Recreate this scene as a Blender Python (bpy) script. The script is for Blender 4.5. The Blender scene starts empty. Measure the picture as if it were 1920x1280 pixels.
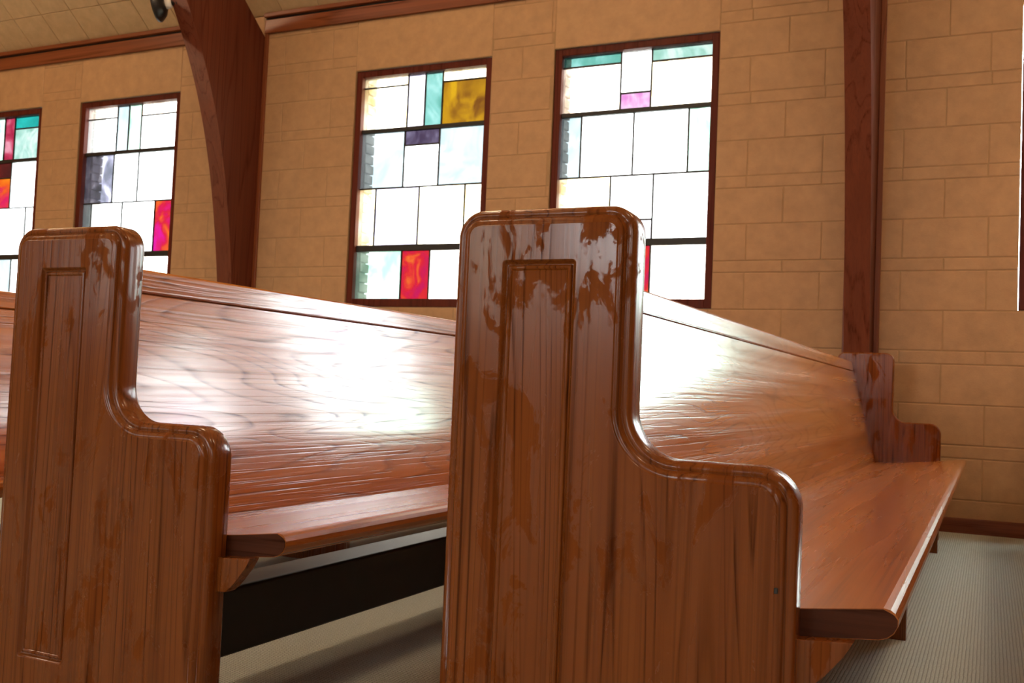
import bpy, bmesh, math, random
from mathutils import Matrix, Vector
from mathutils.geometry import tessellate_polygon
random.seed(7)
SC = bpy.context.scene
COL = SC.collection

# ------------------------------------------------------------------ camera, world, exposure
R_ = Vector((0.90412, 0.425116, 0.042934)); U_ = Vector((-0.019255, -0.059844, 0.998022)); F_ = Vector((-0.426844, 0.903158, 0.045921))
cam = bpy.data.cameras.new('camera'); camo = bpy.data.objects.new('camera', cam); COL.objects.link(camo)
camo.matrix_world = Matrix(((R_.x, U_.x, -F_.x, 0.2025), (R_.y, U_.y, -F_.y, -1.2308), (R_.z, U_.z, -F_.z, 0.6178), (0, 0, 0, 1)))
cam.sensor_width = 36.0; cam.lens = 36.0 * 1902.0 / 1920.0
cam.clip_start = 0.02; cam.clip_end = 300
cam.dof.use_dof = True; cam.dof.focus_distance = 1.42; cam.dof.aperture_fstop = 18.0
SC.camera = camo

SKY = 36.0            # overcast daylight outside
LAMP = 52.0           # warm pendant globes
EXPO = 0.12
world = bpy.data.worlds.new('overcast_sky'); SC.world = world; world.use_nodes = True
bg = world.node_tree.nodes['Background']; bg.inputs[0].default_value = (0.93, 0.98, 1.0, 1); bg.inputs[1].default_value = SKY
vs = SC.view_settings
vs.view_transform = 'Standard'; vs.look = 'None'; vs.exposure = EXPO; vs.gamma = 1.0; vs.use_curve_mapping = False
SC.display_settings.display_device = 'sRGB'
cy = SC.cycles
cy.use_denoising = True
cy.max_bounces = 10; cy.diffuse_bounces = 5; cy.glossy_bounces = 5; cy.transmission_bounces = 6; cy.transparent_max_bounces = 12
cy.sample_clamp_indirect = 12.0
cy.caustics_reflective = False; cy.caustics_refractive = False

# ------------------------------------------------------------------ key dimensions (metres)
W = 4.29              # inner face of the window wall
SOUTH = -5.8          # inner face of the opposite wall
XW, XE = -9.3, 6.2    # end walls
EAVE = 3.135
SLOPE = math.radians(39)
RIDGE_Y = (W + SOUTH) / 2
PITCH = 0.8862        # pew spacing
L_IN = W - 0.38       # inner face of the far pew end
GLASS_W = 0.915
Z_TOP, Z_BAR1, Z_LEAD, Z_BAR2, Z_BOT = 2.622, 2.265, 1.885, 1.490, 1.158
WIN_X = [-7.583, -6.158, -3.633, -2.206, 0.318, 1.745, 4.28]      # outer left of each opening
WIN_WID = 1.006
WZ0, WZ1 = 1.103, 2.666

# ------------------------------------------------------------------ helpers
def link(o, parent=None):
    COL.objects.link(o)
    if parent is not None: o.parent = parent
    return o
def mesh_obj(name, verts, faces, mat=None, parent=None, smooth=False):
    me = bpy.data.meshes.new(name); me.from_pydata(verts, [], faces); me.validate(); me.update()
    if mat: me.materials.append(mat)
    if smooth:
        for p in me.polygons: p.use_smooth = True
    return link(bpy.data.objects.new(name, me), parent)
def bm_obj(name, bm, mat=None, parent=None, smooth=False):
    me = bpy.data.meshes.new(name); bmesh.ops.recalc_face_normals(bm, faces=bm.faces); bm.to_mesh(me); bm.free()
    if mat: me.materials.append(mat)
    if smooth:
        for p in me.polygons: p.use_smooth = True
    return link(bpy.data.objects.new(name, me), parent)
def empty(name, loc=(0, 0, 0), parent=None):
    o = bpy.data.objects.new(name, None); o.location = loc; o.empty_display_size = 0.1
    return link(o, parent)
def tag(o, label=None, cat=None, group=None, kind=None):
    if label: o['label'] = label
    if cat: o['category'] = cat
    if group: o['group'] = group
    if kind: o['kind'] = kind
    return o
def box_bm(bm, x0, x1, y0, y1, z0, z1, bev=0.0, seg=2):
    vs_ = [bm.verts.new(v) for v in [(x0,y0,z0),(x1,y0,z0),(x1,y1,z0),(x0,y1,z0),(x0,y0,z1),(x1,y0,z1),(x1,y1,z1),(x0,y1,z1)]]
    fs = [bm.faces.new([vs_[i] for i in f]) for f in [(0,3,2,1),(4,5,6,7),(0,1,5,4),(1,2,6,5),(2,3,7,6),(3,0,4,7)]]
    if bev > 0:
        es = list({e for f in fs for e in f.edges})
        bmesh.ops.bevel(bm, geom=es, offset=bev, segments=seg, profile=0.5, affect='EDGES')
def box(name, x0, x1, y0, y1, z0, z1, mat, parent=None, bev=0.0, seg=2):
    bm = bmesh.new(); box_bm(bm, x0, x1, y0, y1, z0, z1, bev, seg)
    return bm_obj(name, bm, mat, parent)
def prism_y(name, pts, y0, y1, mat, parent=None, bev=0.0, smooth=False, nseg=1):
    """closed (x,z) outline swept along y"""
    bm = bmesh.new(); n = len(pts)
    rings = [[bm.verts.new((p[0], y0 + (y1 - y0) * k / nseg, p[1])) for p in pts] for k in range(nseg + 1)]
    bm.faces.new(rings[0]); bm.faces.new(rings[-1][::-1])
    for k in range(nseg):
        for i in range(n):
            bm.faces.new([rings[k][i], rings[k + 1][i], rings[k + 1][(i + 1) % n], rings[k][(i + 1) % n]])
    if bev > 0:
        es = [e for e in bm.edges if abs(e.verts[0].co.y - e.verts[1].co.y) < 1e-6 and len(e.link_faces) == 2]
        bmesh.ops.bevel(bm, geom=es, offset=bev, segments=2, profile=0.5, affect='EDGES')
    return bm_obj(name, bm, mat, parent, smooth)
def arc(cx, cz, r, a0, a1, n):
    return [(cx + r * math.cos(math.radians(a0 + (a1 - a0) * i / n)), cz + r * math.sin(math.radians(a0 + (a1 - a0) * i / n))) for i in range(n + 1)]

# ------------------------------------------------------------------ materials
class NT:
    def __init__(s, name):
        s.m = bpy.data.materials.new(name); s.m.use_nodes = True; s.t = s.m.node_tree; s.t.nodes.clear()
        s.out = s.n('ShaderNodeOutputMaterial')
    def n(s, typ, **kw):
        nd = s.t.nodes.new(typ)
        for k, v in kw.items():
            if k == 'ins':
                for i, x in v.items():
                    if isinstance(x, bpy.types.NodeSocket): s.t.links.new(x, nd.inputs[i])
                    else: nd.inputs[i].default_value = x
            else: setattr(nd, k, v)
        return nd
    def math(s, op, a, b=0.0, c=0.0, clamp=False):
        nd = s.n('ShaderNodeMath', operation=op, ins={0: a, 1: b, 2: c}); nd.use_clamp = clamp
        return nd.outputs[0]
    def mix(s, fac, a, b):
        nd = s.n('ShaderNodeMix', data_type='RGBA'); 
        for i, x in ((0, fac), (6, a), (7, b)):
            if isinstance(x, bpy.types.NodeSocket): s.t.links.new(x, nd.inputs[i])
            else: nd.inputs[i].default_value = x if i == 0 else (*x, 1) if len(x) == 3 else x
        return nd.outputs[2]
    def ramp(s, fac, stops):
        nd = s.n('ShaderNodeValToRGB', ins={0: fac}); cr = nd.color_ramp
        while len(cr.elements) < len(stops): cr.elements.new(0.5)
        for e, (p, c) in zip(cr.elements, stops):
            e.position = p; e.color = (*c, 1) if len(c) == 3 else c
        return nd.outputs[0]
    def noise(s, vec, scale, detail=3, rough=0.5, dist=0.0):
        return s.n('ShaderNodeTexNoise', ins={'Vector': vec, 'Scale': scale, 'Detail': detail, 'Roughness': rough, 'Distortion': dist}).outputs[0]
    def surf(s, sh):
        s.t.links.new(sh, s.out.inputs[0]); return s.m

def scaled(nt, vec, sc):
    return nt.n('ShaderNodeVectorMath', operation='MULTIPLY', ins={0: vec, 1: sc}).outputs[0]
def obj_coord(nt, rnd=True):
    tc = nt.n('ShaderNodeTexCoord').outputs['Object']
    if not rnd: return tc
    oi = nt.n('ShaderNodeObjectInfo').outputs['Random']
    off = nt.n('ShaderNodeCombineXYZ', ins={0: nt.math('MULTIPLY', oi, 17.0), 1: nt.math('MULTIPLY', oi, 31.0), 2: nt.math('MULTIPLY', oi, 23.0)}).outputs[0]
    return nt.n('ShaderNodeVectorMath', operation='ADD', ins={0: tc, 1: off}).outputs[0]

def wood(name, axis, light, mid, dark, rings=9.0, rough=(0.16, 0.30), coat=0.0, bump=0.25, pore=0.5, wide=3.0, patches=0.0, spec=0.5, stretch=0.06, streak=1.2, croug=0.16, line_mix=0.85, cut=0.75, pscale=(9.0, 5.0, 0.53, 0.56)):
    """axis = index of the grain direction; contour lines of a stretched noise give the cathedral grain"""
    nt = NT(name); v = obj_coord(nt)
    s_big = [wide] * 3; s_big[axis] = wide * stretch
    s_fine = [160.0] * 3; s_fine[axis] = 1.2
    s_med = [28.0] * 3; s_med[axis] = 0.45
    big = nt.noise(scaled(nt, v, s_big), 1.0, 2, 0.45, 0.35)
    med = nt.noise(scaled(nt, v, s_med), 1.0, 3, 0.6, 0.2)
    fine = nt.noise(scaled(nt, v, s_fine), 1.0, 2, 0.6)
    q = nt.math('FRACT', nt.math('ADD', nt.math('MULTIPLY', big, rings * 2.2), nt.math('MULTIPLY', med, 0.35)))
    line = nt.ramp(q, [(0.0, (0, 0, 0)), (0.70, (0.12, 0.12, 0.12)), (0.90, (1, 1, 1)), (1.0, (0, 0, 0))])
    pores = nt.ramp(fine, [(0.34, (1, 1, 1)), (0.50, (0, 0, 0))])
    lp = nt.math('MULTIPLY', line, nt.math('ADD', nt.math('MULTIPLY', pores, 0.55), 0.45))
    base = nt.mix(nt.ramp(med, [(0.3, (0, 0, 0)), (0.72, (1, 1, 1))]), light, mid)
    large = nt.noise(scaled(nt, v, [x * 0.6 for x in s_big]), 1.0, 3, 0.6)
    base = nt.mix(nt.math('MULTIPLY', nt.ramp(large, [(0.42, (0, 0, 0)), (0.65, (1, 1, 1))]), 0.45), base, mid)
    col = nt.mix(nt.math('MULTIPLY', lp, line_mix), base, dark)
    col = nt.mix(nt.math('MULTIPLY', pores, pore * 0.5), col, dark)
    s_pn = [9.0] * 3; s_pn[axis] = 0.5
    pn = nt.noise(scaled(nt, v, s_pn), 1.0, 4, 0.6, 0.3)
    rg = nt.ramp(pn, [(0.35, (rough[0],) * 3), (0.66, (rough[1],) * 3)])
    h = nt.math('ADD', nt.math('MULTIPLY', pores, -0.6), nt.math('MULTIPLY', lp, -0.5))
    h = nt.math('ADD', h, nt.math('MULTIPLY', nt.noise(scaled(nt, v, [x * 0.3 for x in s_fine]), 1.0, 3, 0.6), streak))
    bp = nt.n('ShaderNodeBump', ins={'Strength': bump, 'Distance': 0.0012, 'Height': h}).outputs[0]
    keep = nt.math('SUBTRACT', 1.0, nt.math('MULTIPLY', lp, cut))      # open grain holds no varnish
    sp_, cw = nt.math('MULTIPLY', keep, spec), nt.math('MULTIPLY', keep, coat)
    if patches > 0:         # worn varnish: dull areas with ragged edges between glossy ones
        sw = [pscale[0]] * 3; sw[axis] = pscale[1]
        wm = nt.ramp(nt.noise(scaled(nt, v, sw), 1.0, 6, 0.68, 0.6), [(pscale[2], (0, 0, 0)), (pscale[3], (1, 1, 1))])
        wm = nt.math('MULTIPLY', wm, patches)
        rg = nt.math('ADD', rg, nt.math('MULTIPLY', wm, 0.25))
        sp_ = nt.math('MULTIPLY', nt.math('SUBTRACT', 1.0, nt.math('MULTIPLY', wm, 0.8)), sp_)
        cw = nt.math('MULTIPLY', nt.math('SUBTRACT', 1.0, wm), cw)
    b = nt.n('ShaderNodeBsdfPrincipled', ins={'Base Color': col, 'Roughness': rg, 'Normal': bp, 'Coat Weight': cw, 'Coat Roughness': croug, 'Specular IOR Level': sp_})
    return nt.surf(b.outputs[0])

M = {}
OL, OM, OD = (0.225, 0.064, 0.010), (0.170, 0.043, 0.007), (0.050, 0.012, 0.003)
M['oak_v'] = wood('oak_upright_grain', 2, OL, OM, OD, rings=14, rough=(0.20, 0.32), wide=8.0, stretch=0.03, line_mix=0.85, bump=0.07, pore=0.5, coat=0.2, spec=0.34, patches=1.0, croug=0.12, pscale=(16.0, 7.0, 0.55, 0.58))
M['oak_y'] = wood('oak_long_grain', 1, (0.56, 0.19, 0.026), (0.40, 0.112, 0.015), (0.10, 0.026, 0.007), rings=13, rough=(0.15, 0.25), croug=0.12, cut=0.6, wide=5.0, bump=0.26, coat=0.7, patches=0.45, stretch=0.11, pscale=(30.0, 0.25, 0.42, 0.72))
M['oak_seat'] = wood('oak_seat_grain', 1, (0.47, 0.145, 0.020), (0.35, 0.096, 0.013), (0.12, 0.032, 0.008), rings=5, rough=(0.20, 0.32), wide=5.0, bump=0.03, coat=0.5, line_mix=0.55, cut=0.35, patches=0.2, stretch=0.05, pscale=(14.0, 0.2, 0.42, 0.74))
M['end_grain'] = wood('oak_end_grain', 0, (0.085, 0.024, 0.008), (0.06, 0.016, 0.006), (0.03, 0.009, 0.004), rings=5, rough=(0.5, 0.62), wide=9.0, bump=0.1, spec=0.15)
M['beam'] = wood('stained_laminated_beam', 2, (0.145, 0.034, 0.015), (0.10, 0.022, 0.010), (0.055, 0.012, 0.007), rings=4, rough=(0.45, 0.58), wide=6.0, bump=0.06, spec=0.3)
M['trim'] = wood('stained_trim', 0, (0.26, 0.070, 0.020), (0.18, 0.045, 0.013), (0.07, 0.018, 0.008), rings=4, rough=(0.35, 0.5), wide=6.0, bump=0.1)
M['frame'] = wood('stained_window_frame', 2, (0.13, 0.022, 0.009), (0.09, 0.014, 0.006), (0.05, 0.008, 0.004), rings=3, rough=(0.5, 0.6), wide=6.0, bump=0.05, spec=0.2)

def plain(name, col, rough=0.5, metal=0.0, bump=None, spec=0.5):
    nt = NT(name); v = obj_coord(nt)
    n = nt.noise(v, 14.0, 4, 0.6)
    c = nt.mix(nt.ramp(n, [(0.3, (0, 0, 0)), (0.7, (1, 1, 1))]), [x * 0.88 for x in col], [min(1, x * 1.08) for x in col])
    ins = {'Base Color': c, 'Roughness': rough, 'Metallic': metal, 'Specular IOR Level': spec}
    if bump:
        h = nt.noise(v, bump[0], 4, 0.65)
        ins['Normal'] = nt.n('ShaderNodeBump', ins={'Strength': bump[1], 'Distance': 0.003, 'Height': h}).outputs[0]
    return nt.surf(nt.n('ShaderNodeBsdfPrincipled', ins=ins).outputs[0])
M['paint'] = plain('painted_block', (0.48, 0.285, 0.142), 0.62, bump=(160.0, 0.35))
M['mortar'] = plain('painted_joint', (0.40, 0.25, 0.125), 0.8, bump=(120.0, 0.4))
M['tile'] = plain('ceiling_tile', (0.58, 0.42, 0.24), 0.85, bump=(90.0, 0.3))
M['tile_gap'] = plain('ceiling_tile_gap', (0.40, 0.29, 0.17), 0.9)
M['black'] = plain('black_board', (0.018, 0.018, 0.019), 0.46)
M['blackmetal'] = plain('black_lamp_metal', (0.010, 0.010, 0.011), 0.35)
M['white'] = plain('white_ceramic', (0.75, 0.73, 0.70), 0.4)
M['lead'] = plain('dark_lead', (0.016, 0.015, 0.013), 0.5)
M['brick'] = plain('pale_brick', (0.50, 0.44, 0.40), 0.9, bump=(60.0, 0.5))
M['ground'] = plain('concrete_outside', (0.30, 0.31, 0.28), 0.9)
M['plaster'] = plain('painted_lintel', (0.50, 0.30, 0.15), 0.62, bump=(70.0, 0.25))

def carpet():
    nt = NT('ribbed_loop_carpet'); v = nt.n('ShaderNodeTexCoord').outputs['Object']
    wob = nt.noise(v, 30.0, 2, 0.5)
    sx = nt.n('ShaderNodeSeparateXYZ', ins={0: v})
    ax = nt.math('ADD', nt.math('MULTIPLY', sx.outputs[0], 2 * math.pi / 0.0085), nt.math('MULTIPLY', wob, 2.6))
    row = nt.math('FLOOR', nt.math('DIVIDE', ax, 2 * math.pi))
    ay = nt.math('ADD', nt.math('MULTIPLY', sx.outputs[1], 2 * math.pi / 0.0075), nt.math('MULTIPLY', row, 2.4))
    ay = nt.math('ADD', ay, nt.math('MULTIPLY', wob, 2.0))
    a = nt.math('ABSOLUTE', nt.math('SINE', nt.math('MULTIPLY', ax, 0.5)))
    b = nt.math('ABSOLUTE', nt.math('SINE', nt.math('MULTIPLY', ay, 0.5)))
    h = nt.math('MULTIPLY', nt.math('POWER', a, 0.28), nt.math('POWER', b, 0.6))
    sp = nt.noise(v, 330.0, 2, 0.7)
    c1 = nt.mix(nt.ramp(sp, [(0.35, (0, 0, 0)), (0.62, (1, 1, 1))]), (0.56, 0.61, 0.53), (0.82, 0.88, 0.80))
    c = nt.mix(nt.ramp(h, [(0.25, (0, 0, 0)), (0.75, (1, 1, 1))]), (0.32, 0.34, 0.29), c1)
    hh = nt.math('ADD', h, nt.math('MULTIPLY', sp, 0.35))
    bp = nt.n('ShaderNodeBump', ins={'Strength': 0.9, 'Distance': 0.004, 'Height': hh}).outputs[0]
    p = nt.n('ShaderNodeBsdfPrincipled', ins={'Base Color': c, 'Roughness': 0.95, 'Normal': bp, 'Specular IOR Level': 0.1, 'Sheen Weight': 0.15})
    return nt.surf(p.outputs[0])
M['carpet'] = carpet()

GL = {}
def glass(key, c1, c2=None, c3=None, swirl=5.0, haze=0.12):
    """coloured cathedral glass: c1..c3 = light let through by the whole pane"""
    c2 = c2 or c1; c3 = c3 or c2
    nt = NT('glass_' + key); v = obj_coord(nt)
    n = nt.noise(scaled(nt, v, (1.0, 1.0, 0.7)), swirl, 4, 0.55, 1.2)
    sq = lambda c: tuple(math.sqrt(x) for x in c)
    c = nt.ramp(n, [(0.36, sq(c1)), (0.5, sq(c2)), (0.64, sq(c3))])
    tr = nt.n('ShaderNodeBsdfTransparent', ins={0: c}).outputs[0]
    tl = nt.n('ShaderNodeBsdfTranslucent', ins={0: c}).outputs[0]
    gl = nt.n('ShaderNodeBsdfGlossy', ins={0: (1, 1, 1, 1), 1: 0.08}).outputs[0]
    a = nt.n('ShaderNodeMixShader', ins={0: haze, 1: tr, 2: tl}).outputs[0]
    b = nt.n('ShaderNodeMixShader', ins={0: 0.035, 1: a, 2: gl}).outputs[0]
    GL[key] = nt.surf(b)
k = 1.0 / SKY
def T(r, g, b): return tuple(min(0.9, max(0.0004, x * k * 1.2)) for x in (r, g, b))
glass('clear', T(6.4, 6.6, 6.5), T(7.2, 7.4, 7.3), T(7.8, 8.0, 7.9))
glass('bright_mint', (0.36, 0.52, 0.43), (0.45, 0.60, 0.52))
glass('bright_rose', (0.62, 0.5, 0.6), (0.7, 0.58, 0.68))
glass('plain', (0.54, 0.57, 0.56), (0.60, 0.62, 0.61), (0.65, 0.66, 0.65))
glass('cream', T(5.5, 4.0, 1.8), T(8.5, 7.5, 5.0), T(10.0, 9.6, 8.0))
glass('peach', T(4.5, 3.6, 2.8), T(8.0, 7.0, 6.0), T(10.0, 9.6, 9.0))
glass('pale_blue', T(0.75, 0.95, 1.0), T(1.0, 1.2, 1.25), T(1.5, 1.7, 1.75))
glass('pale_green', T(0.7, 1.3, 0.95), T(1.4, 2.0, 1.6), T(2.4, 3.0, 2.6), 4)
glass('teal', T(0.16, 0.52, 0.43), T(0.32, 0.75, 0.68), T(0.65, 1.05, 1.0), 6)
glass('turquoise', T(0.005, 0.40, 0.36), T(0.02, 0.55, 0.50), T(0.05, 0.7, 0.62), 6)
glass('mint', T(0.30, 0.62, 0.48), T(0.55, 0.86, 0.76), T(0.85, 1.0, 0.9), 8)
glass('lavender', T(1.2, 1.1, 1.4), T(2.2, 2.0, 2.4), T(3.0, 2.9, 3.2))
glass('pink', T(0.85, 0.28, 0.72), T(1.0, 0.50, 0.85), T(1.1, 0.85, 1.05), 10)
glass('amber', T(0.22, 0.075, 0.002), T(0.55, 0.26, 0.004), T(0.78, 0.42, 0.008), 5)
glass('red', T(0.60, 0.006, 0.10), T(0.75, 0.02, 0.035), T(0.90, 0.16, 0.03), 9)
glass('rose', T(0.42, 0.015, 0.06), T(0.62, 0.06, 0.13), T(0.95, 0.45, 0.55), 6)
glass('orange', T(1.0, 0.26, 0.005), T(0.9, 0.13, 0.01), T(0.75, 0.01, 0.12), 4)
glass('magenta', T(1.05, 0.28, 0.0), T(0.75, 0.01, 0.06), T(0.85, 0.0, 0.38), 4)
glass('maroon', T(0.06, 0.006, 0.008), T(0.09, 0.008, 0.01), T(0.13, 0.012, 0.012))
glass('purple', T(0.05, 0.03, 0.07), T(0.12, 0.09, 0.16), T(0.26, 0.22, 0.34), 8)
glass('smoke', T(0.28, 0.30, 0.38), T(0.62, 0.60, 0.80), T(1.5, 1.5, 1.7), 5)

# ------------------------------------------------------------------ room shell
def shell(name, parts, mat):
    bm = bmesh.new()
    for p in parts: box_bm(bm, *p)
    return tag(bm_obj(name, bm, mat), kind='structure')
floor = tag(mesh_obj('floor', [(XW, SOUTH, 0), (XE, SOUTH, 0), (XE, W, 0), (XW, W, 0), (XW, SOUTH, -0.15), (XE, SOUTH, -0.15), (XE, W, -0.15), (XW, W, -0.15)],
      [(0, 1, 2, 3), (7, 6, 5, 4), (0, 4, 5, 1), (1, 5, 6, 2), (2, 6, 7, 3), (3, 7, 4, 0)], M['carpet']), kind='structure')
tag(box('ground', -60, 60, -60, 60, -0.4, -0.2, M['ground']), kind='structure')

def wall_cells(xs, x0, x1, y0, y1, ztop):
    """boxes of a wall with openings at xs"""
    out = [(x0, x1, y0, y1, -0.15, WZ0), (x0, x1, y0, y1, WZ1, ztop)]
    e = x0
    for a in sorted(xs):
        out.append((e, a, y0, y1, WZ0, WZ1)); e = a + WIN_WID
    out.append((e, x1, y0, y1, WZ0, WZ1))
    return out
J = 0.0026     # joint depth
wall_n = shell('wall_north', wall_cells(WIN_X, XW, XE, W + J, W + 0.125, EAVE + 0.25), M['mortar'])
SWIN = [-7.6, -6.2, -4.15, -2.72, -0.1, 1.33]
wall_s = shell('wall_south', wall_cells(SWIN, XW, XE, SOUTH - 0.2, SOUTH, EAVE + 0.25), M['paint'])
ridge_z = EAVE + (W - RIDGE_Y) * math.tan(SLOPE)
for nm, x0, x1 in (('wall_west', XW - 0.2, XW), ('wall_east', XE, XE + 0.2)):
    pts = [(SOUTH - 0.2, -0.15), (W + 0.2, -0.15), (W + 0.2, EAVE), (RIDGE_Y, ridge_z + 0.2), (SOUTH - 0.2, EAVE)]
    v = [(x0, a, b) for a, b in pts] + [(x1, a, b) for a, b in pts]; n = 5
    tag(mesh_obj(nm, v, [tuple(range(n))[::-1], tuple(range(n, 2 * n))] + [(i, (i + 1) % n, n + (i + 1) % n, n + i) for i in range(n)], M['paint']), kind='structure')

# sloping ceiling with square tiles where the picture shows them
cs, sn = math.cos(SLOPE), math.sin(SLOPE)
def ceil_pt(x, s, d=0.0):     # s metres up the slope from the eave, d below the plane
    return (x, W - s * cs - d * sn, EAVE + s * sn - d * cs)
SL = (W - RIDGE_Y) / cs
ceil_v = [ceil_pt(XW, -0.3), ceil_pt(XE, -0.3), ceil_pt(XE, SL), ceil_pt(XW, SL), ceil_pt(XW, -0.3, -0.1), ceil_pt(XE, -0.3, -0.1), ceil_pt(XE, SL, -0.1), ceil_pt(XW, SL, -0.1)]
mir = [(x, 2 * RIDGE_Y - y, z) for x, y, z in ceil_v]
f6 = [(0, 1, 2, 3), (7, 6, 5, 4), (0, 4, 5, 1), (1, 5, 6, 2), (2, 6, 7, 3), (3, 7, 4, 0)]
ceiling = tag(mesh_obj('ceiling', ceil_v + mir, f6 + [tuple(i + 8 for i in f[::-1]) for f in f6], M['tile']), kind='structure')
TS = 0.3048; G = 0.0018; TH = 0.008
def tile_mesh(w, h):
    bm = bmesh.new()
    b = 0.004
    o = [(G, G), (w - G, G), (w - G, h - G), (G, h - G)]; i_ = [(G + b, G + b), (w - G - b, G + b), (w - G - b, h - G - b), (G + b, h - G - b)]
    lo = [bm.verts.new((a, c * -cs, c * sn)) for a, c in o]
    mi = [bm.verts.new((a, c * -cs - (TH - b * 0.6) * sn, c * sn - (TH - b * 0.6) * cs)) for a, c in o]
    hi = [bm.verts.new((a, c * -cs - TH * sn, c * sn - TH * cs)) for a, c in i_]
    for A, B in ((lo, mi), (mi, hi)):
        for q in range(4): bm.faces.new([A[q], A[(q + 1) % 4], B[(q + 1) % 4], B[q]])
    bm.faces.new(hi)
    bmesh.ops.recalc_face_normals(bm, faces=bm.faces)
    me = bpy.data.meshes.new('ceiling_tile'); bm.to_mesh(me); bm.free(); me.materials.append(M['tile']); return me
tm_a, tm_b = tile_mesh(TS, 0.272), tile_mesh(TS, TS)
for r in range(4):
    for c in range(-10, 14):
        x = -5.472 + c * TS
        s = 0.0 if r == 0 else 0.272 + (r - 1) * TS
        if x < -8.6 or x > -1.6 or (r > 1 and x > -5.0) or (r == 1 and x > -3.6): continue
        o = bpy.data.objects.new('ceiling_tile', tm_a if r == 0 else tm_b); link(o, ceiling); o.location = ceil_pt(x, s)

# painted concrete blocks of the window wall
levels = [0.0]
seq = [0.162, 0.203, 0.065, 0.2, 0.2, 0.067, 0.2]      # up to the window sill
for h in seq: levels.append(levels[-1] + h)
levels[-1] = 1.099
zz = 1.099
for h in (0.203, 0.065, 0.202, 0.2, 0.066, 0.2, 0.2, 0.066, 0.2, 0.2, 0.066, 0.2, 0.2):
    zz += h; levels.append(zz)
jg = 0.0024
def block_bm(bm, x0, x1, z0, z1):
    b = 0.0035
    o = [(x0 + jg, z0 + jg), (x1 - jg, z0 + jg), (x1 - jg, z1 - jg), (x0 + jg, z1 - jg)]
    q = [(o[0][0] + b, o[0][1] + b), (o[1][0] - b, o[1][1] + b), (o[2][0] - b, o[2][1] - b), (o[3][0] + b, o[3][1] - b)]
    dy = random.uniform(-0.0006, 0.0006)
    A = [bm.verts.new((x, W + J, z)) for x, z in o]; B = [bm.verts.new((x, W + 0.0018 + dy, z)) for x, z in o]; Cc = [bm.verts.new((x, W + dy, z)) for x, z in q]
    for P, Q in ((A, B), (B, Cc)):
        for i in range(4): bm.faces.new([P[i], P[(i + 1) % 4], Q[(i + 1) % 4], Q[i]])
    bm.faces.new(Cc)
rest = bmesh.new(); nblock = 0
BE = 0.004
win_spans = [(a, a + WIN_WID) for a in WIN_X]
for li in range(len(levels) - 1):
    z0, z1 = levels[li], min(levels[li + 1], EAVE + 0.1)
    if z1 - z0 < 0.02: continue
    zc = (z0 + z1) / 2
    thin = (z1 - z0) < 0.1
    par = {0: 1, 1: 0, 2: 1, 3: 0, 4: 1, 5: 0, 6: 1, 7: 0, 8: 1, 9: 0, 10: 1, 11: 0, 12: 0, 13: 1, 14: 0, 15: 0, 16: 1, 17: 0, 18: 0, 19: 1}.get(li, li % 2)
    x_off = (-0.222 if par == 0 else -0.02) + random.uniform(-0.006, 0.006)
    k0 = math.floor((XW - x_off) / 0.4) - 1
    edges = [x_off + 0.4 * q for q in range(k0, k0 + 45)]
    for a, b in zip(edges, edges[1:]):
        segs = [(max(a, XW), min(b, XE))]
        if z1 > WZ0 + 0.01:                     # cut away openings and the plain lintels above them
            for (p, q) in win_spans:
                ns = []
                for s0, s1 in segs:
                    if s1 <= p or s0 >= q: ns.append((s0, s1))
                    else:
                        if s0 < p: ns.append((s0, p))
                        if s1 > q: ns.append((q, s1))
                segs = ns
        for s0, s1 in segs:
            if s1 - s0 < 0.02: continue
            xm = (s0 + s1) / 2
            vis = (-7.2 < xm < 0.45 and zc > 1.0) or (-0.62 < xm < 0.5 and zc > 0.05) or (-3.4 < xm < -0.5 and zc > 0.8)
            if vis and -7.2 < s1 and s0 < 0.55:
                bm = bmesh.new(); block_bm(bm, s0, s1, z0, z1); bm_obj('block', bm, M['paint'], wall_n); nblock += 1
            else: block_bm(rest, s0, s1, z0, z1)
tag(bm_obj('block_courses', rest, M['paint'], wall_n), kind='stuff')
for (p, q) in win_spans:
    bm = bmesh.new(); block_bm(bm, p, q, WZ1, EAVE + 0.02); bm_obj('lintel', bm, M['plaster'], wall_n)
print('blocks', nblock)

# ------------------------------------------------------------------ windows
SP = {}
def rows(*r): return r
# pane layouts: (u0, u1, z0, z1, glass) inside the glazed opening, u from its left side
E_ = GLASS_W
def L4():
    a, b1, b2, b3, z = Z_TOP, Z_BAR1, Z_LEAD, Z_BAR2, Z_BOT
    return [(0, .365, 2.556, a, 'teal'), (0, .365, b1, 2.556, 'peach'), (.365, .552, 2.373, a, 'clear'), (.365, .552, b1, 2.373, 'pink'),
            (.552, E_, 2.546, a, 'mint'), (.552, E_, b1, 2.546, 'cream'),
            (0, .128, b2, b1, 'pale_blue'), (.128, .455, b2, b1, 'clear'), (.455, .783, b2, b1, 'clear'), (.783, E_, b2, b1, 'pale_green'),
            (0, .325, b3, b2, 'cream'), (.325, .586, 1.623, b2, 'clear'), (.325, .586, b3, 1.623, 'lavender'), (.586, E_, b3, b2, 'clear'),
            (0, .36, z, b3, 'clear'), (.36, .584, z, b3, 'red'), (.584, E_, z, b3, 'peach')]
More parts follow.
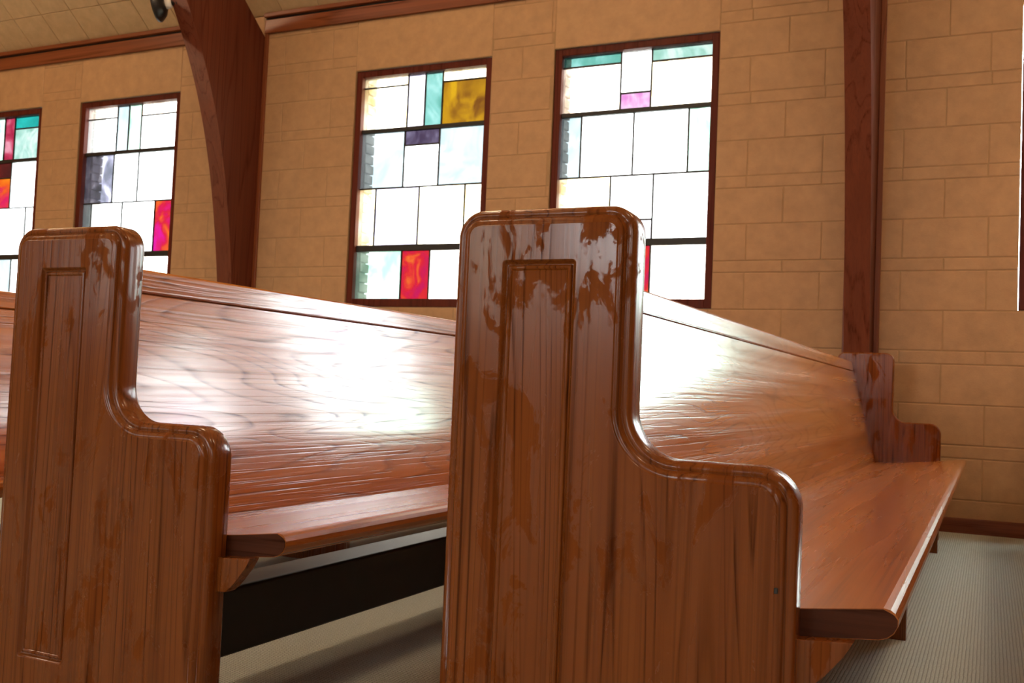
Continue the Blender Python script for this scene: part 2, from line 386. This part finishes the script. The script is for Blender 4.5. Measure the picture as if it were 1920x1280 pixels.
def L3():
    a, b1, b2, b3, z = Z_TOP, Z_BAR1, Z_LEAD, Z_BAR2, Z_BOT
    return [(0, .335, 2.557, a, 'cream'), (0, .335, b1, 2.557, 'cream'), (.335, .464, b1, a, 'lavender'), (.464, .592, b1, a, 'teal'),
            (.592, E_, 2.553, a, 'cream'), (.592, E_, b1, 2.553, 'amber'),
            (0, .327, b2, b1, 'pale_blue'), (.327, .585, 2.157, b1, 'purple'), (.327, .585, b2, 2.157, 'clear'), (.585, E_, b2, b1, 'pale_blue'),
            (0, .124, b3, b2, 'cream'), (.124, .453, b3, b2, 'lavender'), (.453, .784, b3, b2, 'cream'), (.784, E_, b3, b2, 'cream'),
            (0, .343, z, b3, 'pale_green'), (.343, .553, z, b3, 'red'), (.553, E_, z, b3, 'peach')]
def L2():
    a, b1, b2, b3, z = Z_TOP, Z_BAR1, Z_LEAD, Z_BAR2, Z_BOT
    return [(0, .30, 2.535, a, 'peach'), (0, .30, b1, 2.535, 'clear'), (.30, .418, b1, a, 'pale_blue'), (.418, .545, b1, a, 'pale_green'),
            (.545, E_, 2.53, a, 'peach'), (.545, E_, b1, 2.53, 'clear'),
            (0, .29, b2, b1, 'smoke'), (.29, .54, b2, b1, 'clear'), (.54, E_, b2, b1, 'clear'),
            (0, .085, b3, b2, 'pale_blue'), (.085, .40, b3, b2, 'clear'), (.40, .726, b3, b2, 'clear'), (.726, E_, b3, b2, 'magenta'),
            (0, .34, z, b3, 'teal'), (.34, .58, z, b3, 'lavender'), (.58, E_, z, b3, 'peach')]
def L1():
    a, b1, b2, b3, z = Z_TOP, Z_BAR1, Z_LEAD, Z_BAR2, Z_BOT
    return [(0, .37, 2.53, a, 'turquoise'), (0, .37, b1, 2.53, 'clear'), (.37, .491, b1, a, 'pale_green'), (.491, .607, b1, a, 'rose'),
            (.607, E_, 2.524, a, 'turquoise'), (.607, E_, b1, 2.524, 'mint'),
            (0, .33, b2, b1, 'clear'), (.33, .596, 2.13, b1, 'maroon'), (.33, .596, b2, 2.13, 'orange'), (.596, E_, b2, b1, 'clear'),
            (0, .30, b3, b2, 'cream'), (.30, .788, b3, b2, 'clear'), (.788, E_, b3, b2, 'clear'),
            (0, .40, z, b3, 'clear'), (.40, .66, z, b3, 'pale_blue'), (.66, E_, z, b3, 'clear')]
def L5():
    a, b1, b2, b3, z = Z_TOP, Z_BAR1, Z_LEAD, Z_BAR2, Z_BOT
    return [(0, .36, 2.55, a, 'bright_mint'), (0, .36, b1, 2.55, 'plain'), (.36, .56, b1, a, 'plain'), (.56, E_, b1, a, 'plain'),
            (0, .33, b2, b1, 'plain'), (.33, .59, b2, b1, 'bright_rose'), (.59, E_, b2, b1, 'plain'),
            (0, .45, b3, b2, 'plain'), (.45, .78, b3, b2, 'plain'), (.78, E_, b3, b2, 'plain'),
            (0, .34, z, b3, 'bright_mint'), (.34, .55, z, b3, 'bright_mint'), (.55, E_, z, b3, 'plain')]
def L8():
    return [(u0, u1, z0, z1, g if z0 > Z_BOT + 0.1 else ('red', 'teal', 'amber')[i % 3]) for i, (u0, u1, z0, z1, g) in enumerate(L5())]
LAY = {1: L1(), 2: L2(), 3: L3(), 4: L4(), 5: L5(), 6: L5(), 7: L5()}
def window(num, xo, layout, ywall=W, sgn=1):
    """ywall = inner wall face, sgn = +1 when outside lies towards +y"""
    root = tag(empty('window_%d' % num, (xo, ywall, WZ0)), kind='structure')
    Y = lambda d: sgn * d
    def bx(name, x0, x1, d0, d1, z0, z1, mat, par, bev=0.0):
        ya, yb = sorted((Y(d0), Y(d1)))
        return box(name, x0, x1, ya, yb, z0 - WZ0, z1 - WZ0, mat, par, bev)
    side = (WIN_WID - GLASS_W) / 2
    fd0, fd1 = 0.014, 0.085
    g0, g1 = side, side + GLASS_W
    # frame: two stiles, head and sill rail
    bx('stile', 0.003, g0, fd0, fd1, WZ0 + 0.003, WZ1 - 0.003, M['frame'], root, 0.003)
    bx('stile', g1, WIN_WID - 0.003, fd0, fd1, WZ0 + 0.003, WZ1 - 0.003, M['frame'], root, 0.003)
    bx('head_rail', g0, g1, fd0, fd1, Z_TOP, WZ1 - 0.003, M['frame'], root, 0.003)
    bx('bottom_rail', g0, g1, fd0, fd1, WZ0 + 0.003, Z_BOT, M['frame'], root, 0.003)
    gd = 0.052
    for zc, hh in ((Z_BAR1, 0.013), (Z_BAR2, 0.020)):
        bx('glazing_bar', g0, g1, gd - 0.014, gd + 0.014, zc - hh, zc + hh, M['lead'], root, 0.002)
    lw = 0.0050
    done = set()
    for (u0, u1, z0, z1, gk) in layout:
        bx('pane', g0 + u0 + 0.0005, g0 + u1 - 0.0005, gd - 0.002, gd + 0.002, z0 + 0.0005, z1 - 0.0005, GL[gk], root)
        if u1 < E_ - 0.001 and ('v', u1, z0, z1) not in done:
            done.add(('v', u1, z0, z1)); bx('lead_strip', g0 + u1 - lw, g0 + u1 + lw, gd - 0.005, gd + 0.005, z0, z1, M['lead'], root, 0.001)
        if all(abs(z0 - q) > 0.002 for q in (Z_BAR1, Z_BAR2, Z_BOT)):
            bx('lead_strip', g0 + u0, g0 + u1, gd - 0.005, gd + 0.005, z0 - lw, z0 + lw, M['lead'], root, 0.001)
    # sampling portal for the daylight
    ld = bpy.data.lights.new('daylight_portal', 'AREA'); ld.shape = 'RECTANGLE'; ld.size = GLASS_W; ld.size_y = Z_TOP - Z_BOT
    ld.cycles.is_portal = True
    lo = bpy.data.objects.new('daylight_portal', ld); COL.objects.link(lo)
    lo.location = (xo + WIN_WID / 2, ywall + sgn * 0.1, (Z_TOP + Z_BOT) / 2)
    lo.rotation_euler = (math.radians(-90 if sgn > 0 else 90), 0, 0)
    return root
for i, xo in enumerate(WIN_X): window(i + 1, xo, LAY[i + 1])
SL_ = [L1(), L2(), L3(), L8(), L2(), L4()]
for i, xo in enumerate(SWIN): window(8 + i, xo, SL_[i], SOUTH, -1)

# brick jambs seen through the glass (outer leaf of the wall, left side of each window)
brick_me = None
for wi in (0, 1, 2, 3):
    xo = WIN_X[wi]
    z = WZ0 - 0.02; row = 0
    while z < WZ1 + 0.06:
        o = bpy.data.objects.new('brick', brick_me) if brick_me else None
        if o is None:
            o = box('brick', -0.21, 0.0, 0, 0.102, 0, 0.057, M['brick'], wall_n, 0.003, 1); brick_me = o.data
        else: link(o, wall_n)
        o.location = (xo + 0.020 - (0.004 if row % 2 else 0.0), W + 0.135, z)
        z += 0.067; row += 1
bm = bmesh.new()
for c in wall_cells(WIN_X, XW, XE, W + 0.128, W + 0.232, EAVE): box_bm(bm, c[0] + 0.004, c[1] - 0.004, c[2], c[3], c[4] + (0.08 if c[4] == WZ1 else 0), c[5] + (0.08 if c[5] == WZ1 else 0))
bm_obj('outer_leaf', bm, M['brick'], wall_n)

# ------------------------------------------------------------------ trim and baseboards
def trim_run(n, x0, x1):
    r = tag(empty('trim_%d' % n, (0, 0, 0)), kind='structure')
    box('fascia_board', x0, x1, W - 0.022, W + 0.002, 2.998, 3.092, M['trim'], r, 0.003)
    box('shadow_strip', x0, x1, W - 0.012, W + 0.002, 3.092, 3.106, M['lead'], r)  # dark strip standing in for the shadow line below the crown
    box('crown_strip', x0, x1, W - 0.040, W + 0.002, 3.106, 3.136, M['trim'], r, 0.005)
AX = [(-4.52, -4.395), (-0.472, -0.347), (3.60, 3.725)]
edges = [XW] + [e for a in AX for e in a] + [XE]
for i in range(0, len(edges), 2):
    trim_run(i // 2 + 1, edges[i], edges[i + 1])
for nm, x0, x1 in (('baseboard_north', XW, -0.475), ('baseboard_north_east', -0.344, XE)):
    tag(box(nm, x0, x1, W - 0.016, W + 0.002, 0.0, 0.0737, M['trim'], None, 0.004), kind='structure')

# ------------------------------------------------------------------ laminated arches
def arch(x0, x1, label):
    root = tag(empty('arch_beam', ((x0 + x1) / 2, W, 0)), label, 'beam', 'laminated arch beams along the window wall')
    inner = [(0.0, 0.150), (0.5, 0.155), (0.94, 0.172), (1.347, 0.226), (1.695, 0.287), (2.035, 0.370), (2.36, 0.484), (2.676, 0.600), (2.962, 0.765),
             (3.25, 0.985), (3.6, 1.32), (4.0, 1.74)]
    import numpy as np
    zs = np.array([p[0] for p in inner]); ds = np.array([p[1] for p in inner])
    co = np.polyfit(zs, ds, 5)
    S = [Vector((float(np.polyval(co, z)), float(z))) for z in np.linspace(0.0, 4.0, 61)]
    half = W - RIDGE_Y
    last = S[-1]
    S.append(Vector((half, last.y + (half - last.x) * math.tan(SLOPE))))
    outer = [Vector((0.002, 0.0)), Vector((0.002, 2.965)), Vector((half, 2.965 + half * math.tan(SLOPE)))]
    poly = [(-d.x, d.y) for d in S] + [(-d.x, d.y) for d in outer[::-1]]
    hw = (x1 - x0) / 2
    bm = bmesh.new(); n = len(poly)
    a = [bm.verts.new((-hw, p, z)) for p, z in poly]; b = [bm.verts.new((hw, p, z)) for p, z in poly]
    bm.faces.new(a); bm.faces.new(b[::-1])
    for i in range(n): bm.faces.new([a[i], b[i], b[(i + 1) % n], a[(i + 1) % n]])
    es = [e for e in bm.edges if abs(e.verts[0].co.x - e.verts[1].co.x) < 1e-6 and e.verts[0].co.y < -0.05 and e.verts[1].co.y < -0.05]
    bmesh.ops.bevel(bm, geom=es, offset=0.008, segments=2, profile=0.5, affect='EDGES')
    o = bm_obj('laminated_rib', bm, M['beam'], root)
    for p in o.data.polygons:
        if abs(p.normal.x) < 0.95: p.use_smooth = True
    for s in (-1, 1):
        xa, xb = sorted((s * hw, s * (hw + 0.028)))
        box('edge_strip', xa, xb, -0.018, -0.001, 0.074, 2.997, M['trim_v'], root, 0.003)
    return root
M['trim_v'] = wood('stained_trim_upright', 2, (0.26, 0.070, 0.020), (0.18, 0.045, 0.013), (0.07, 0.018, 0.008), rings=4, rough=(0.35, 0.5), wide=6.0, bump=0.1)
arch(*AX[0], 'dark red-brown curved wooden arch beam with a black spotlight fixed near its top')
arch(*AX[1], 'dark red-brown wooden arch beam rising behind the far end of the empty pew')
arch(*AX[2], 'dark red-brown wooden arch beam between the further window pairs')

# spotlight on the arch
sp = tag(empty('spotlight', (-4.565, 3.50, 2.945)), 'black round spotlight clamped to the side of the curved arch beam', 'light')
sp.rotation_euler = (0.0, -0.2, 0.445)
def lathe_x(name, prof, mat, par, n=28):
    bm = bmesh.new(); rs = [[bm.verts.new((x, r * math.cos(2 * math.pi * q / n), r * math.sin(2 * math.pi * q / n))) for q in range(n)] for x, r in prof]
    for A, B in zip(rs, rs[1:]):
        for q in range(n): bm.faces.new([A[q], A[(q + 1) % n], B[(q + 1) % n], B[q]])
    bm.faces.new(rs[0]); bm.faces.new(rs[-1][::-1])
    return bm_obj(name, bm, mat, par, True)
lathe_x('reflector', [(-0.055, 0.06), (-0.055, 0.102), (-0.045, 0.105), (-0.035, 0.102), (-0.005, 0.075), (0.012, 0.04)], M['blackmetal'], sp)
lathe_x('socket', [(0.010, 0.030), (0.012, 0.032), (0.045, 0.028), (0.048, 0.024)], M['white'], sp, 20)
lathe_x('clamp', [(0.046, 0.014), (0.075, 0.014), (0.08, 0.022), (0.09, 0.022)], M['blackmetal'], sp, 16)

# ------------------------------------------------------------------ pews
X_B, X_M, Z_T, Z_A = -0.474, -0.212, 0.862, 0.536
def end_outline():
    """(x,z) outline, anticlockwise seen from the aisle (-y), starting at the floor front"""
    o = [(0.0, 0.0), (0.0, 0.25)]
    o += arc(-0.050, Z_A - 0.050, 0.050, 0, 90, 12)
    o += arc(X_M + 0.062, Z_A + 0.062, 0.062, 270, 180, 14)
    o += [(X_M, 0.70)]
    o += arc(X_M - 0.038, Z_T - 0.038, 0.038, 0, 90, 12)
    o += arc(X_B + 0.038, Z_T - 0.038, 0.038, 90, 180, 12)
    o += [(X_B, 0.45), (X_B, 0.0)]
    return o
def offset(pts, d):
    n = len(pts); out = []
    for i in range(n):
        p0, p1, p2 = Vector(pts[i - 1]), Vector(pts[i]), Vector(pts[(i + 1) % n])
        e1 = (p1 - p0).normalized(); e2 = (p2 - p1).normalized()
        n1, n2 = Vector((-e1.y, e1.x)), Vector((-e2.y, e2.x))
        b = (n1 + n2).normalized(); c = max(0.35, b.dot(n1))
        q = p1 + b * (d / c)
        if p1.y < 1e-6: q.y = 0.0
        out.append((q.x, q.y))
    return out
PROF = [(0.0, 0.030), (0.0, 0.017), (0.0012, 0.0125), (0.004, 0.0092), (0.0075, 0.0078), (0.0105, 0.0080), (0.0120, 0.0092), (0.0128, 0.0088), (0.0140, 0.0055), (0.0165, 0.0028), (0.0200, 0.0014), (0.0225, 0.0018), (0.0232, 0.0006), (0.0240, 0.0)]
TH_END = 0.052
PX0, PX1, PZ0, PZ1 = -0.399, -0.291, 0.128, 0.791      # recessed panel opening
def rrect(x0, x1, z0, z1, r, n=5):
    return arc(x1 - r, z0 + r, r, 270, 360, n) + arc(x1 - r, z1 - r, r, 0, 90, n) + arc(x0 + r, z1 - r, r, 90, 180, n) + arc(x0 + r, z0 + r, r, 180, 270, n)
def build_end(name, mat, decorated=True):
    """outer face at y=0 looking to -y, inner face at y=TH_END"""
    out = end_outline()
    bm = bmesh.new()
    rings = []
    back = [(0.006, TH_END), (0.0018, TH_END - 0.002), (0.0, TH_END - 0.006)]
    for d, y in back + PROF:
        rings.append([bm.verts.new((x, y, z)) for x, z in offset(out, d)])
    n = len(out)
    for A, B in zip(rings, rings[1:]):
        for i in range(n):
            f = bm.faces.new([A[i], B[i], B[(i + 1) % n], A[(i + 1) % n]]); f.smooth = True
    bm.faces.new(rings[0])
    last = rings[-1]
    if decorated:
        hole = rrect(PX0, PX1, PZ0, PZ1, 0.006)
        hv = [bm.verts.new((x, 0.0, z)) for x, z in hole]
        polys = [[v.co.xzy for v in last], [v.co.xzy for v in hv]]
        polys = [[Vector((v.co.x, v.co.z, 0)) for v in last], [Vector((v.co.x, v.co.z, 0)) for v in hv]]
        allv = last + hv
        for t in tessellate_polygon(polys):
            try: bm.faces.new([allv[i] for i in t])
            except ValueError: pass
        prev = hv
        m = len(hv)
        for d, y in ((0.0015, 0.0010), (0.0030, 0.0040), (0.0050, 0.0062), (0.0064, 0.0066)):
            cur = [bm.verts.new((x, y, z)) for x, z in rrect(PX0 + d, PX1 - d, PZ0 + d, PZ1 - d, max(0.001, 0.006 - d * 0.8))]
            for i in range(m):
                f = bm.faces.new([prev[i], prev[(i + 1) % m], cur[(i + 1) % m], cur[i]]); f.smooth = True
            prev = cur
        bm.faces.new(prev)
    else:
        bm.faces.new(last)
    bmesh.ops.recalc_face_normals(bm, faces=bm.faces)
    me = bpy.data.meshes.new(name); bm.to_mesh(me); bm.free(); me.materials.append(mat)
    return me
def build_inset(mat):
    bm = bmesh.new(); prev = None
    for d, y in ((0.0066, 0.0066), (0.0074, 0.0042), (0.0090, 0.0026), (0.0110, 0.0024), (0.0128, 0.0034), (0.0138, 0.0046), (0.0150, 0.0040)):
        cur = [bm.verts.new((x, y, z)) for x, z in rrect(PX0 + d, PX1 - d, PZ0 + d, PZ1 - d, 0.0015, 3)]
        if prev:
            for i in range(len(cur)):
                f = bm.faces.new([prev[i], prev[(i + 1) % len(cur)], cur[(i + 1) % len(cur)], cur[i]]); f.smooth = d < 0.0137
        prev = cur
    bm.faces.new(prev)
    bmesh.ops.recalc_face_normals(bm, faces=bm.faces)
    me = bpy.data.meshes.new('inset_panel'); bm.to_mesh(me); bm.free(); me.materials.append(mat); return me
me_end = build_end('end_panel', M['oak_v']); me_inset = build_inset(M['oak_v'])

BX0, BZ0, BX1, BZ1 = -0.2865, 0.340, -0.405, 0.8195      # front face of the back, bottom to top
bd = Vector((BX1 - BX0, BZ1 - BZ0)).normalized(); bnrm = Vector((-bd.y, bd.x))   # towards the rear
def bp(s, d): q = Vector((BX0, BZ0)) + bd * s + bnrm * d; return (q.x, q.y)
BL = math.hypot(BX1 - BX0, BZ1 - BZ0); SEAM = 0.444
def make_pew():
    root = empty('church_pew', (0, 0, 0))
    for k in (0, 1):
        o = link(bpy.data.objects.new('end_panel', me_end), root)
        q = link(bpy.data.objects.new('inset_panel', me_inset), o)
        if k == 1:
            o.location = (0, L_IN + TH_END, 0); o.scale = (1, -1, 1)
    th = 0.024
    ya, yb = TH_END - 0.002, L_IN + 0.002
    prism_y('back_panel', [bp(-0.045, 0), bp(SEAM - 0.0036, 0), bp(SEAM - 0.0016, 0.003), bp(SEAM - 0.0010, 0.008), bp(SEAM - 0.0010, th), bp(-0.045, th)], ya, yb, M['oak_y'], root)
    prism_y('top_rail', [bp(SEAM + 0.0010, th), bp(SEAM + 0.0010, 0.008), bp(SEAM + 0.0016, 0.003), bp(SEAM + 0.0036, 0)] + [bp(BL - 0.006, 0), bp(BL - 0.002, 0.0015), bp(BL, 0.006), bp(BL, th - 0.006), bp(BL - 0.004, th)], ya, yb, M['oak_y'], root)
    # seat: gently sloping plank with a rounded nose
    sx0, sz0, sx1, sz1 = BX0 - 0.012, BZ0 - 0.001, 0.106, 0.379
    t = 0.037; dv = Vector((sx1 - sx0, sz1 - sz0)).normalized(); nv = Vector((-dv.y, dv.x))
    def spt(u, d): q = Vector((sx0, sz0)) + dv * u - nv * d; return (q.x, q.y)
    SLn = math.hypot(sx1 - sx0, sz1 - sz0)
    prof = [spt(0, 0), spt(SLn - 0.30, 0.0035), spt(SLn - 0.18, 0.004), spt(SLn - 0.08, 0.002), spt(SLn - 0.012, 0), spt(SLn - 0.004, 0.0018), spt(SLn + 0.001, 0.006), spt(SLn + 0.004, 0.013), spt(SLn + 0.003, 0.021),
            spt(SLn - 0.002, 0.029), spt(SLn - 0.010, 0.035), spt(SLn - 0.020, t), spt(0, t)]
    prism_y('seat', prof, TH_END + 0.001, L_IN - 0.001, M['oak_seat'], root)
    dark_end = [spt(0.26, 0.0045)] + [spt(SLn - 0.18, 0.005), spt(SLn - 0.08, 0.003), spt(SLn - 0.012, 0.001), spt(SLn - 0.001, 0.0075), spt(SLn + 0.003, 0.0135), spt(SLn + 0.002, 0.021), spt(SLn - 0.003, 0.0285), spt(SLn - 0.011, 0.034), spt(SLn - 0.020, t - 0.001), spt(0.26, t - 0.001)]
    st = [o for o in root.children if o.name.startswith('seat')][-1]
    prism_y('end_grain', dark_end, TH_END - 0.0005, TH_END + 0.003, M['end_grain'], st)
    # curved seat brackets at both ends
    bpts = [(-0.004, 0.333), (0.064, 0.338), (0.060, 0.331), (0.054, 0.321), (0.046, 0.311), (0.038, 0.301), (0.029, 0.291), (0.019, 0.282), (-0.004, 0.280)]
    prism_y('seat_bracket', bpts, 0.028, 0.051, M['oak_v'], root, 0.0012)
    prism_y('seat_bracket', bpts, L_IN + 0.001, L_IN + 0.024, M['oak_v'], root, 0.0012)
    # supports standing on the carpet below the seat
    for y in (1.66, 3.44):
        prism_y('support', [(-0.330, 0.0), (0.015, 0.0), (0.015, 0.20), (0.040, 0.27), (0.060, 0.331), (-0.26, 0.300), (-0.330, 0.300)], y, y + 0.034, M['oak_v'], root, 0.002)
    # long black stretcher beam hung under the middle of the seat
    board = [(-0.312, 0.090), (-0.309, 0.086), (-0.217, 0.086), (-0.214, 0.090)] + arc(-0.222, 0.207, 0.008, 0, 90, 5) + arc(-0.304, 0.207, 0.008, 90, 180, 5)
    prism_y('stretcher_beam', board, TH_END - 0.001, L_IN + 0.001, M['black'], root)
    return root
def copy_tree(o, parent=None):
    c = o.copy(); COL.objects.link(c); c.parent = parent
    for ch in list(o.children): copy_tree(ch, c)
    return c
pew = make_pew()
PLAB = ['oak church pew with hazy worn varnish across its tall end panel',
        'oak church pew just behind the worn one, its back shining with window light',
        'oak church pew two rows behind the worn one, mostly hidden behind a paneled end',
        'oak church pew one row ahead of the worn one']
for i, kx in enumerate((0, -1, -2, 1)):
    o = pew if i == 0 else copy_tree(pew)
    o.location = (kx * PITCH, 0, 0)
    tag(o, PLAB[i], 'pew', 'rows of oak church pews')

nail = box('nail_hole', -0.0235, -0.0190, -0.0008, 0.002, 0.389, 0.396, M['lead'], [o for o in pew.children if o.name.startswith('end_panel')][0], 0.0007, 1)

# ------------------------------------------------------------------ pendant lamps over the nave and added aisle fill lamps (above the frame)
def emit(name, col, st):
    nt = NT(name); return nt.surf(nt.n('ShaderNodeEmission', ins={0: (*col, 1), 1: st}).outputs[0])
M['globe'] = emit('lamp_globe', (1.0, 0.70, 0.43), LAMP * 1.35)
M['globe_aisle_fill'] = emit('aisle_fill_globe', (1.0, 0.74, 0.50), LAMP * 1.2)
M['globe_strong_fill'] = emit('strong_aisle_fill_globe', (1.0, 0.72, 0.49), LAMP * 1.6)
M['globe_far'] = emit('far_lamp_globe', (1.0, 0.70, 0.43), LAMP * 0.3)
def lathe_z(name, prof, mat, par, n=20):
    bm = bmesh.new(); rs = [[bm.verts.new((r * math.cos(2 * math.pi * q / n), r * math.sin(2 * math.pi * q / n), z)) for q in range(n)] for z, r in prof]
    for A, B in zip(rs, rs[1:]):
        for q in range(n): bm.faces.new([A[q], A[(q + 1) % n], B[(q + 1) % n], B[q]])
    bm.faces.new(rs[0]); bm.faces.new(rs[-1][::-1])
    return bm_obj(name, bm, mat, par, True)
def lamp(x, y, z, label, mat='globe'):
    r = tag(empty('pendant_lamp', (x, y, z)), label, 'lamp', 'warm globe lamps hanging over the pews')
    lathe_z('globe', [(-0.16 * math.cos(math.pi * i / 10), max(0.004, 0.16 * math.sin(math.pi * i / 10))) for i in range(11)], M[mat], r)
    lathe_z('cap', [(0.150, 0.06), (0.155, 0.065), (0.19, 0.055), (0.195, 0.01)], M['blackmetal'], r)
    top = EAVE + (W - y if y > RIDGE_Y else y - SOUTH) * math.tan(SLOPE) - z
    lathe_z('rod', [(0.16, 0.008), (top + 0.02, 0.008)], M['blackmetal'], r, 8)
for x, n in ((-6.4, 'behind the curved arch'), (-2.43, 'by the middle windows'), (1.62, 'before the worn pew')):
    lamp(x, 2.1, 4.3, 'warm glass globe lamp on the window side, ' + n)
    lamp(x, RIDGE_Y, 4.7, 'added warm fill globe over the central aisle, ' + n, 'globe_strong_fill' if x > 0 else 'globe_aisle_fill')  # unseen aisle row, added to brighten the carpet between the pews
    lamp(x, -3.6, 4.3, 'warm glass globe lamp across the aisle, ' + n, 'globe_far')
